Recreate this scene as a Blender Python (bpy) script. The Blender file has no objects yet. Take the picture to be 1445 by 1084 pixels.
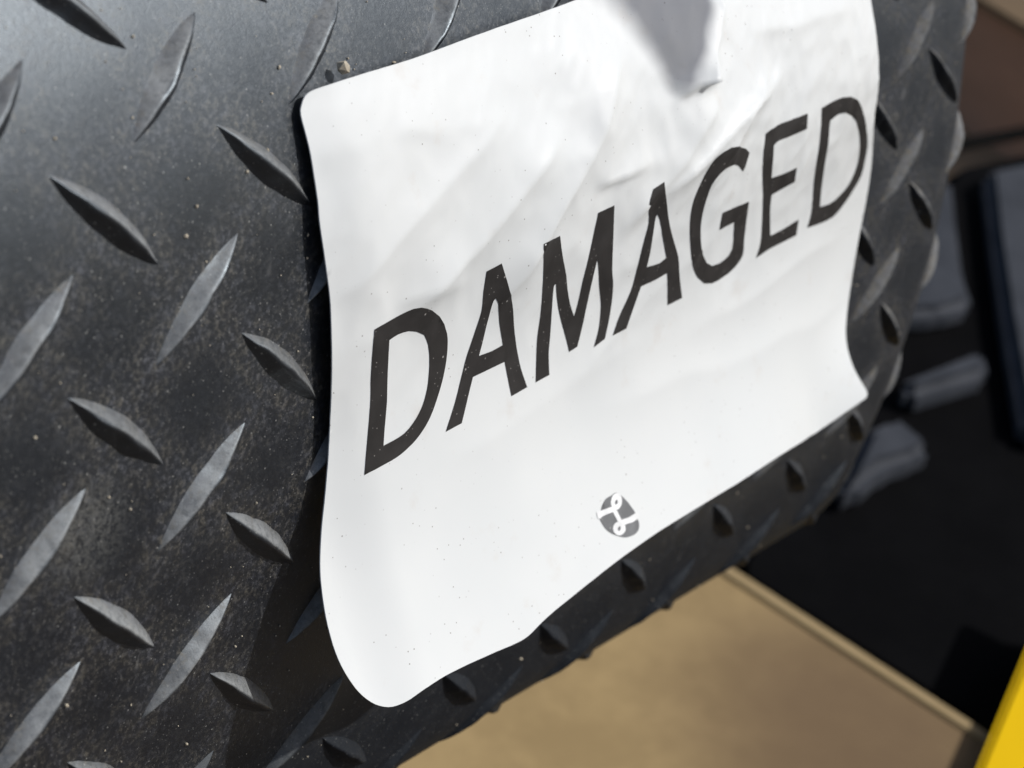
import bpy, bmesh, math, random
import numpy as np
from mathutils import Vector, Matrix
from mathutils.geometry import delaunay_2d_cdt

scene = bpy.context.scene
COL = scene.collection
R = math.radians

# ---------------------------------------------------------------- camera, sky, sun, exposure
cam_data = bpy.data.cameras.new('camera')
cam = bpy.data.objects.new('camera', cam_data); COL.objects.link(cam)
cam.location = (0, 0, 0.50)                 # looking 35 degrees down, rolled 14 degrees
cam.rotation_euler = (Matrix.Rotation(R(90 - 35), 3, 'X') @ Matrix.Rotation(R(14), 3, 'Z')).to_euler()
cam_data.sensor_width = 36.0; cam_data.sensor_fit = 'HORIZONTAL'
cam_data.lens = 3000.0 / 1445.0 * 36.0
cam_data.clip_start = 0.01; cam_data.clip_end = 200.0
cam_data.dof.use_dof = True; cam_data.dof.focus_distance = 0.288; cam_data.dof.aperture_fstop = 31.0
cam_data.dof.aperture_blades = 0
scene.camera = cam

SUN = Vector((0.693, 0.085, 0.716)).normalized()          # towards the sun
SUN_EL = math.asin(SUN.z); SUN_AZ = math.atan2(SUN.x, SUN.y)
world = bpy.data.worlds.new('World'); scene.world = world; world.use_nodes = True
wn = world.node_tree.nodes; wl = world.node_tree.links; wn.clear()
sky = wn.new('ShaderNodeTexSky'); sky.sky_type = 'NISHITA'; sky.sun_disc = False
sky.sun_elevation = SUN_EL; sky.sun_rotation = SUN_AZ
sky.air_density = 1.0; sky.dust_density = 3.0; sky.ozone_density = 1.0
bg = wn.new('ShaderNodeBackground'); bg.inputs['Strength'].default_value = 0.085
wo = wn.new('ShaderNodeOutputWorld')
wl.new(sky.outputs[0], bg.inputs[0]); wl.new(bg.outputs[0], wo.inputs[0])
sl = bpy.data.lights.new('sun', 'SUN'); sl.energy = 3.4; sl.angle = R(0.9); sl.color = (1.0, 0.985, 0.965)
so = bpy.data.objects.new('sun', sl); COL.objects.link(so)
so.rotation_euler = SUN.to_track_quat('Z', 'Y').to_euler(); so.location = (1, -1, 3)
scene.view_settings.view_transform = 'Standard'; scene.view_settings.look = 'None'
scene.view_settings.gamma = 1.0; scene.view_settings.exposure = -0.17
scene.render.engine = 'CYCLES'

# ---------------------------------------------------------------- the curved rubber surface
# One lattice unit is the pitch of the tread pattern, PITCH metres.  CAM_ROT turns the measuring frame
# (x right, y down, z forward of a view pitched PIT down) into world axes (z up).
PITCH = 0.0256
PIT = math.radians(35.0)
CAM_H = 0.50
ROLL = math.radians(14.0)
_u = np.array([0, math.sin(PIT), math.cos(PIT)]); _x = np.array([1.0, 0, 0])
XW = math.cos(ROLL) * _x + math.sin(ROLL) * _u; DW = -(math.cos(ROLL) * _u - math.sin(ROLL) * _x); FW = np.array([0, math.cos(PIT), -math.sin(PIT)])
ROT = np.stack([XW, DW, FW], 1)            # columns: right, down, forward
CAM = np.array([0.0, 0.0, CAM_H])
def to_world(p): return CAM + PITCH * (np.asarray(p, float) @ ROT.T)
def dir_world(v): return np.asarray(v, float) @ ROT.T
AX = np.array([0.602882, -0.246726, 0.758723])
E1 = np.array([-0.378755, -0.925497, 0.000000])
E2 = np.array([0.702195, -0.287370, -0.651414])
C0 = np.array([-7.547603, -3.172410, 17.281064])
RAD, U00, V00 = 9.624255, -3.174913, 19.744730
PU, PROT = 1.033569, -0.051360             # lattice step along the axis, lattice skew
VC, RV, UC, RU = 4.15, 1.0, 8.45, 0.7      # where the lower and the end shoulders start, and their radii
def profile(V):
    V = np.asarray(V, float); Vc = VC + V00
    th = np.minimum(V, Vc) / RAD
    er = np.cos(th)[..., None] * E1 + np.sin(th)[..., None] * E2
    et = -np.sin(th)[..., None] * E1 + np.cos(th)[..., None] * E2
    ex = np.clip((V - Vc) / RV, 0, 1.9); rest = np.maximum(V - Vc - 1.9 * RV, 0)
    N = np.cos(ex)[..., None] * er + np.sin(ex)[..., None] * et
    T = np.cos(ex)[..., None] * et - np.sin(ex)[..., None] * er
    P = RAD * er + RV * (np.sin(ex)[..., None] * et - (1 - np.cos(ex))[..., None] * er) + rest[..., None] * T
    return P, N, T
def surf(u, v, h=0.0):
    """point on the mat (lattice units) and its normal; u along the axis, v round it, h off the surface"""
    U = np.asarray(u, float) + U00; V = np.asarray(v, float) + V00
    P, N, T = profile(V)
    Uc = UC + U00
    ex = np.clip((U - Uc) / RU, 0, 1.7); rest = np.maximum(U - Uc - 1.7 * RU, 0)
    nn = np.cos(ex)[..., None] * N + np.sin(ex)[..., None] * AX
    tt = np.cos(ex)[..., None] * AX - np.sin(ex)[..., None] * N
    ua = np.minimum(U, Uc) + RU * np.sin(ex)
    P = C0 + ua[..., None] * AX + P - (RU * (1 - np.cos(ex)))[..., None] * N + rest[..., None] * tt
    return P + np.asarray(h, float)[..., None] * nn, nn
# ---------------------------------------------------------------- the label, in its own (s, t) sheet coordinates
LA = math.radians(5.6); LO = (1.13, -0.36)
def sm(x):
    x = np.clip(x, 0, 1); return x * x * (3 - 2 * x)
def label_uv(s, t):
    return LO[0] + s * math.cos(LA) + t * math.sin(LA), LO[1] - s * math.sin(LA) + t * math.cos(LA)
_r = np.random.RandomState(7); _g = _r.rand(64, 64) * 2 * np.pi
def noise2(x, y, k=0):
    """plain gradient noise"""
    x = np.asarray(x, float) + 17.3 * k + 100; y = np.asarray(y, float) + 9.1 * k + 100
    i = np.floor(x).astype(int); j = np.floor(y).astype(int); fx = x - i; fy = y - j
    def g(a, b):
        an = _g[(i + a) % 64, (j + b) % 64]
        return np.cos(an) * (fx - a) + np.sin(an) * (fy - b)
    wx = fx * fx * fx * (fx * (fx * 6 - 15) + 10); wy = fy * fy * fy * (fy * (fy * 6 - 15) + 10)
    return (g(0, 0) * (1 - wx) + g(1, 0) * wx) * (1 - wy) + (g(0, 1) * (1 - wx) + g(1, 1) * wx) * wy
def crown(v):
    """the sheet bends away faster above the label"""
    w = np.maximum(0.35 - np.asarray(v, float), 0); return np.where(w < 1.9, 0.105 * w * w, 0.105 * 1.9 * (2 * w - 1.9))
def mat_h(u, v):
    """unevenness of the sheet: it drops away towards its crown at the upper left"""
    k = crown(v)
    return 0.010 * noise2(u * 0.6, v * 0.6, 1) + 0.0035 * noise2(u * 1.9, v * 1.9, 6) - k - 0.030 * np.exp(-((u - 0.98) / 0.35) ** 2 - ((v - 2.35) / 0.5) ** 2)
# folds: start, end, width on the gentle side, width on the steep side, height
FOLDS = [
    (0.782, 1.270, 1.872, 0.680, 0.200, 0.280, 0.0300),
    (0.304, 0.999, 1.446, 0.459, 0.250, 0.180, 0.0180),
    (1.457, 1.408, 2.538, 0.407, 0.160, 0.260, 0.0340),
    (2.514, 1.297, 3.314, 0.826, 0.120, 0.240, 0.0240),
    (2.858, 1.184, 3.985, 0.816, 0.140, 0.050, 0.0220),
    (3.247, 1.280, 3.925, 0.738, 0.060, 0.160, 0.0140),
    (0.725, 0.331, 1.502, 0.472, 0.080, 0.160, 0.0040),
    (0.762, 0.305, 1.146, 0.495, 0.070, 0.120, 0.0030),
    (2.227, 0.989, 2.627, 0.998, 0.025, 0.080, 0.0120),
    (3.007, 0.665, 3.338, 0.627, 0.020, 0.050, 0.0220),
    (2.964, 0.591, 3.360, 0.664, 0.030, 0.030, 0.0120),
    (3.189, 0.642, 3.582, 0.269, 0.050, 0.250, 0.0350),
    (3.913, 0.504, 4.948, 0.593, 0.100, 0.150, 0.0140),
    (3.386, 2.248, 5.228, 2.216, 0.200, 0.160, 0.0070),
    (2.561, 2.416, 5.412, 2.796, 0.250, 0.200, 0.0070),
    (1.017, 2.205, 2.748, 2.130, 0.300, 0.200, 0.0050),
    (0.613, 1.214, 1.075, 1.247, 0.060, 0.100, 0.0060),
    (2.188, 2.119, 3.423, 1.651, 0.120, 0.200, 0.0060),
]
TREADS = [(-1.677, -2.417, 136.5), (-0.644, -2.470, 136.5), (0.388, -2.523, 136.5), (1.420, -2.576, 136.5), (-2.167, -1.891, 41.0), (-1.135, -1.944, 41.0), (-0.103, -1.997, 41.0), (0.930, -2.050, 41.0), (1.962, -2.103, 41.0), (2.994, -2.157, 41.0), (4.026, -2.210, 41.0), (5.058, -2.263, 41.0), (6.091, -2.316, 41.0), (7.123, -2.369, 41.0), (8.155, -2.422, 41.0), (9.187, -2.475, 41.0), (-1.625, -1.418, 136.5), (-0.593, -1.471, 136.5), (0.439, -1.525, 136.5), (1.471, -1.578, 136.5), (2.504, -1.631, 136.5), (3.536, -1.684, 136.5), (4.568, -1.737, 136.5), (5.600, -1.790, 136.5), (6.632, -1.843, 136.5), (7.665, -1.896, 136.5), (8.697, -1.949, 136.5), (-2.116, -0.893, 41.0), (-1.084, -0.946, 41.0), (0.024, -0.947, 41.0), (0.981, -1.052, 41.0), (2.013, -1.105, 41.0), (3.045, -1.158, 41.0), (4.077, -1.211, 41.0), (5.110, -1.264, 41.0), (6.142, -1.317, 41.0), (7.174, -1.370, 41.0), (8.206, -1.423, 41.0), (9.239, -1.476, 41.0), (-1.574, -0.420, 136.5), (-0.542, -0.473, 136.5), (0.513, -0.554, 136.5), (1.523, -0.579, 136.5), (2.555, -0.632, 136.5), (3.587, -0.685, 136.5), (4.619, -0.738, 136.5), (5.651, -0.791, 136.5), (6.684, -0.844, 136.5), (7.716, -0.897, 136.5), (8.748, -0.950, 136.5), (-2.064, 0.106, 41.0), (-1.032, 0.053, 41.0), (0.019, 0.016, 41.0), (1.050, -0.051, 41.0), (2.064, -0.106, 41.0), (3.097, -0.159, 41.0), (4.129, -0.212, 41.0), (5.161, -0.265, 41.0), (6.193, -0.318, 41.0), (7.225, -0.371, 41.0), (8.258, -0.424, 41.0), (9.290, -0.478, 41.0), (-1.523, 0.579, 136.5), (-0.472, 0.471, 136.5), (0.547, 0.489, 136.5), (1.574, 0.420, 136.5), (2.606, 0.367, 136.5), (3.638, 0.314, 136.5), (4.671, 0.261, 136.5), (5.703, 0.208, 136.5), (6.735, 0.154, 136.5), (7.783, 0.185, 136.5), (8.799, 0.048, 136.5), (-2.013, 1.105, 41.0), (-0.981, 1.052, 41.0), (0.034, 1.011, 41.0), (1.118, 0.972, 41.0), (2.116, 0.893, 41.0), (3.148, 0.839, 41.0), (4.180, 0.786, 41.0), (5.212, 0.733, 41.0), (6.245, 0.680, 41.0), (7.350, 0.709, 41.0), (8.271, 0.507, 41.0), (9.341, 0.521, 41.0), (-1.471, 1.578, 136.5), (-0.430, 1.486, 136.5), (0.595, 1.458, 136.5), (1.625, 1.418, 136.5), (2.658, 1.365, 136.5), (3.690, 1.312, 136.5), (4.722, 1.259, 136.5), (5.754, 1.206, 136.5), (6.786, 1.153, 136.5), (7.769, 1.114, 136.5), (8.851, 1.047, 136.5), (-1.962, 2.103, 41.0), (-0.930, 2.050, 41.0), (0.079, 2.023, 41.0), (1.065, 1.907, 41.0), (2.167, 1.891, 41.0), (3.199, 1.838, 41.0), (4.231, 1.785, 41.0), (5.264, 1.732, 41.0), (6.296, 1.679, 41.0), (7.307, 1.597, 41.0), (8.207, 1.502, 41.0), (9.393, 1.520, 41.0), (-1.420, 2.576, 136.5), (-0.403, 2.406, 136.5), (0.630, 2.444, 136.5), (1.677, 2.417, 136.5), (2.709, 2.364, 136.5), (3.741, 2.311, 136.5), (4.773, 2.258, 136.5), (5.805, 2.205, 136.5), (6.838, 2.152, 136.5), (7.703, 2.031, 136.5), (8.902, 2.046, 136.5), (-1.910, 3.102, 41.0), (-0.878, 3.049, 41.0), (0.154, 2.996, 41.0), (1.122, 2.891, 41.0), (2.218, 2.890, 41.0), (3.251, 2.837, 41.0), (4.283, 2.784, 41.0), (5.315, 2.731, 41.0), (6.347, 2.678, 41.0), (7.379, 2.625, 41.0), (8.169, 2.472, 41.0), (9.444, 2.518, 41.0), (-1.369, 3.575, 136.5), (-0.336, 3.522, 136.5), (0.696, 3.469, 136.5), (1.728, 3.416, 136.5), (2.760, 3.363, 136.5), (3.792, 3.310, 136.5), (4.825, 3.257, 136.5), (5.857, 3.204, 136.5), (6.889, 3.150, 136.5), (7.921, 3.097, 136.5), (8.953, 3.044, 136.5), (-1.859, 4.101, 41.0), (-0.827, 4.048, 41.0), (0.205, 3.995, 41.0), (1.238, 3.942, 41.0), (2.263, 3.863, 41.0), (3.366, 3.886, 41.0), (4.408, 3.932, 41.0), (5.233, 3.724, 41.0), (6.391, 3.682, 41.0), (7.418, 3.631, 41.0), (8.210, 3.397, 41.0), (9.495, 3.517, 41.0), (-1.317, 4.574, 136.5), (-0.285, 4.521, 136.5), (0.747, 4.468, 136.5), (1.779, 4.414, 136.5), (2.812, 4.361, 136.5), (3.844, 4.308, 136.5), (4.876, 4.255, 136.5), (5.908, 4.202, 136.5), (7.118, 4.184, 136.5), (8.093, 4.047, 136.5), (9.005, 4.043, 136.5), (-1.808, 5.100, 41.0), (-0.776, 5.046, 41.0), (0.257, 4.993, 41.0), (1.289, 4.940, 41.0), (2.321, 4.887, 41.0), (3.353, 4.834, 41.0), (4.386, 4.781, 41.0), (5.418, 4.728, 41.0), (6.450, 4.675, 41.0), (7.482, 4.622, 41.0), (8.514, 4.569, 41.0), (9.547, 4.516, 41.0), (-1.266, 5.572, 136.5), (-0.234, 5.519, 136.5), (0.798, 5.466, 136.5), (1.831, 5.413, 136.5), (2.863, 5.360, 136.5), (3.895, 5.307, 136.5), (4.927, 5.254, 136.5), (5.959, 5.201, 136.5), (6.992, 5.148, 136.5), (8.024, 5.095, 136.5), (9.056, 5.042, 136.5), (2.372, 5.886, 41.0), (3.405, 5.833, 41.0), (4.437, 5.780, 41.0), (5.469, 5.727, 41.0), (6.501, 5.674, 41.0), (7.533, 5.621, 41.0), (8.566, 5.568, 41.0), (9.598, 5.515, 41.0)]
TREAD_L, TREAD_W, TREAD_H = 0.392, 0.082, 0.080
def tread_height(u, v):
    """height of the raised bars over the sheet, used to keep the label clear of them"""
    out = np.zeros(np.broadcast(u, v).shape)
    for (a, b, ang) in TREADS:
        c, s_ = math.cos(math.radians(ang)), math.sin(math.radians(ang))
        x = ((u - a) * c + (v - b) * s_) / TREAD_L; y = np.abs(-(u - a) * s_ + (v - b) * c)
        k = np.clip(1 - x * x, 0, 1)
        out = np.maximum(out, TREAD_H * k * np.clip(1 - y / (TREAD_W * 1.6 * k + 1e-6), 0, 1))
    return out
def label_h(s, t, fine=True):
    s = np.asarray(s, float); t = np.asarray(t, float)
    right = sm((s - 3.4) / 2.2)
    h = 0.112 + 0.0 * s - 0.070 * (1 - sm(s / 0.45)) - 0.03 * (1 - sm(t / 0.35))
    tt = np.maximum(t - 1.6, 0)
    h = h + 0.21 * tt ** 2 * (1 - 0.66 * right)
    h = h + 0.36 * sm((t - 2.75) / 0.85) * sm((s - 4.7) / 1.1)
    h = h + 0.06 * sm((1.1 - s) / 1.1) * sm((t - 2.3) / 1.3)
    h = h - 0.02 * right * sm((t - 0.8) / 1.3) + 0.21 * sm((s - 0.9) / 3.0) * np.exp(-((t - 1.0) / 0.95) ** 2) * (1 - 0.35 * sm((s - 5.0) / 0.8))
    h = h + 0.02 * np.exp(-((t - 1.1) / 0.5) ** 2) * sm((0.6 - s) / 0.6)
    if fine:
        for (s0, t0, s1, t1, wa, wb, a) in FOLDS:
            L = math.hypot(s1 - s0, t1 - t0); dx, dy = (s1 - s0) / L, (t1 - t0) / L
            al = ((s - s0) * dx + (t - t0) * dy) / L
            wob = 0.035 * noise2(al * L * 1.7 + s0, t0 + 0 * al, 3) * 2
            q = -(s - s0) * dy + (t - t0) * dx + wob
            w = np.where(q > 0, wa, wb)
            env = sm(al / 0.35 + 0.5) * sm((1 - al) / 0.35 + 0.5)
            h = h + 2.8 * a * env * np.exp(-np.abs(q / w) ** 1.05)
        up = sm((2.6 - t) / 1.6) * (0.35 + 0.65 * sm((s - 1.0) / 2.5))
        h = h + up * (0.060 * (0.5 - np.abs(noise2(s * 0.9 + t * 0.5, t * 0.8 - s * 0.1, 5))))
        h = h + up * 0.026 * (0.5 - np.abs(noise2(s * 2.1 + t * 1.1, t * 1.7, 8)))
        h = h + up * 0.008 * (0.5 - np.abs(noise2(s * 9.1 + t * 3.0, t * 7.3 - s, 13)))
        h = h + up * 0.024 * (0.5 - np.abs(noise2(s * 4.7 + t * 2.0, t * 3.6 - s, 11))) + 0.0025 * noise2(s * 2.5, t * 2.5, 2) + 0.020 * noise2(s * 0.8, t * 0.8, 4)
    u, v = label_uv(s, t)
    need = tread_height(u, v) + 0.016 - h
    return h + 0.008 * np.log1p(np.exp(np.clip(need / 0.008, -30, 30)))
def label_point(s, t, off=0.0):
    u, v = label_uv(s, t)
    return surf(u, v, label_h(s, t) + off - crown(v))

LABEL_OUTLINE = [(0.137, 0.109), (0.142, 0.086), (0.149, 0.074), (0.157, 0.062), (0.166, 0.050), (0.176, 0.038), (0.188, 0.028), (0.200, 0.021), (0.213, 0.016), (0.234, 0.012), (0.267, 0.009), (0.308, 0.007), (0.362, 0.007), (0.437, 0.007), (0.527, 0.010), (0.626, 0.013), (0.732, 0.018), (0.843, 0.022), (0.955, 0.025), (1.069, 0.026), (1.181, 0.024), (1.299, 0.023), (1.413, 0.023), (1.526, 0.023), (1.670, 0.023), (1.862, 0.024), (2.086, 0.025), (2.303, 0.024), (2.488, 0.022), (2.646, 0.015), (2.852, 0.010), (3.094, -0.003), (3.439, -0.005), (3.780, -0.007), (4.070, -0.013), (4.371, -0.016), (4.687, -0.015), (5.009, -0.020), (5.407, -0.012), (5.689, -0.003), (5.792, 0.009), (5.787, 0.027), (5.763, 0.058), (5.738, 0.105), (5.694, 0.164), (5.648, 0.228), (5.608, 0.295), (5.563, 0.366), (5.510, 0.434), (5.481, 0.506), (5.427, 0.572), (5.385, 0.637), (5.369, 0.703), (5.353, 0.767), (5.336, 0.830), (5.341, 0.900), (5.351, 0.973), (5.353, 1.041), (5.344, 1.103), (5.350, 1.167), (5.370, 1.233), (5.380, 1.294), (5.394, 1.354), (5.409, 1.415), (5.433, 1.479), (5.477, 1.550), (5.541, 1.632), (5.576, 1.708), (5.613, 1.789), (5.633, 1.868), (5.654, 1.953), (5.657, 2.035), (5.655, 2.113), (5.650, 2.183), (5.639, 2.247), (5.625, 2.316), (5.609, 2.397), (5.590, 2.482), (5.570, 2.563), (5.547, 2.638), (5.524, 2.709), (5.499, 2.773), (5.471, 2.829), (5.440, 2.876), (5.413, 2.916), (5.391, 2.950), (5.376, 2.979), (5.364, 3.008), (5.356, 3.039), (5.350, 3.071), (5.348, 3.103), (5.349, 3.136), (5.353, 3.170), (5.359, 3.202), (5.369, 3.233), (5.381, 3.262), (5.391, 3.288), (5.401, 3.310), (5.410, 3.329), (5.415, 3.345), (5.415, 3.358), (5.410, 3.369), (5.401, 3.377), (5.391, 3.383), (5.377, 3.387), (5.347, 3.393), (5.296, 3.404), (5.230, 3.417), (5.151, 3.432), (5.058, 3.448), (4.943, 3.459), (4.791, 3.452), (4.551, 3.392), (4.299, 3.326), (4.075, 3.276), (3.887, 3.245), (3.718, 3.225), (3.552, 3.213), (3.376, 3.207), (3.197, 3.204), (3.029, 3.200), (2.881, 3.197), (2.741, 3.193), (2.606, 3.189), (2.471, 3.189), (2.341, 3.190), (2.229, 3.191), (2.145, 3.193), (2.077, 3.195), (2.005, 3.197), (1.921, 3.201), (1.833, 3.204), (1.750, 3.208), (1.674, 3.212), (1.602, 3.215), (1.538, 3.218), (1.486, 3.222), (1.441, 3.226), (1.397, 3.231), (1.349, 3.238), (1.301, 3.246), (1.257, 3.251), (1.221, 3.252), (1.189, 3.251), (1.151, 3.248), (1.103, 3.244), (1.048, 3.237), (0.985, 3.229), (0.908, 3.220), (0.823, 3.209), (0.745, 3.199), (0.682, 3.192), (0.624, 3.186), (0.567, 3.180), (0.504, 3.176), (0.440, 3.173), (0.387, 3.173), (0.344, 3.176), (0.309, 3.180), (0.278, 3.184), (0.252, 3.186), (0.228, 3.187), (0.205, 3.187), (0.179, 3.186), (0.154, 3.183), (0.129, 3.177), (0.105, 3.168), (0.081, 3.156), (0.058, 3.142), (0.036, 3.124), (0.015, 3.103), (-0.004, 3.081), (-0.020, 3.058), (-0.034, 3.035), (-0.046, 3.009), (-0.058, 2.980), (-0.069, 2.948), (-0.078, 2.915), (-0.084, 2.882), (-0.088, 2.848), (-0.090, 2.810), (-0.089, 2.767), (-0.087, 2.721), (-0.083, 2.675), (-0.077, 2.630), (-0.070, 2.585), (-0.062, 2.542), (-0.055, 2.502), (-0.046, 2.465), (-0.035, 2.424), (-0.021, 2.379), (-0.005, 2.329), (0.013, 2.273), (0.034, 2.208), (0.058, 2.135), (0.077, 2.064), (0.091, 2.002), (0.104, 1.944), (0.115, 1.880), (0.124, 1.807), (0.130, 1.726), (0.134, 1.645), (0.135, 1.564), (0.134, 1.484), (0.134, 1.404), (0.133, 1.322), (0.133, 1.242), (0.133, 1.171), (0.134, 1.116), (0.134, 1.068), (0.134, 1.021), (0.132, 0.971), (0.127, 0.919), (0.125, 0.871), (0.124, 0.827), (0.121, 0.784), (0.117, 0.741), (0.115, 0.697), (0.114, 0.654), (0.115, 0.615), (0.118, 0.585), (0.121, 0.559), (0.124, 0.529), (0.126, 0.493), (0.129, 0.453), (0.130, 0.409), (0.130, 0.358), (0.133, 0.305), (0.135, 0.253), (0.135, 0.201), (0.134, 0.149)]
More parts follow.
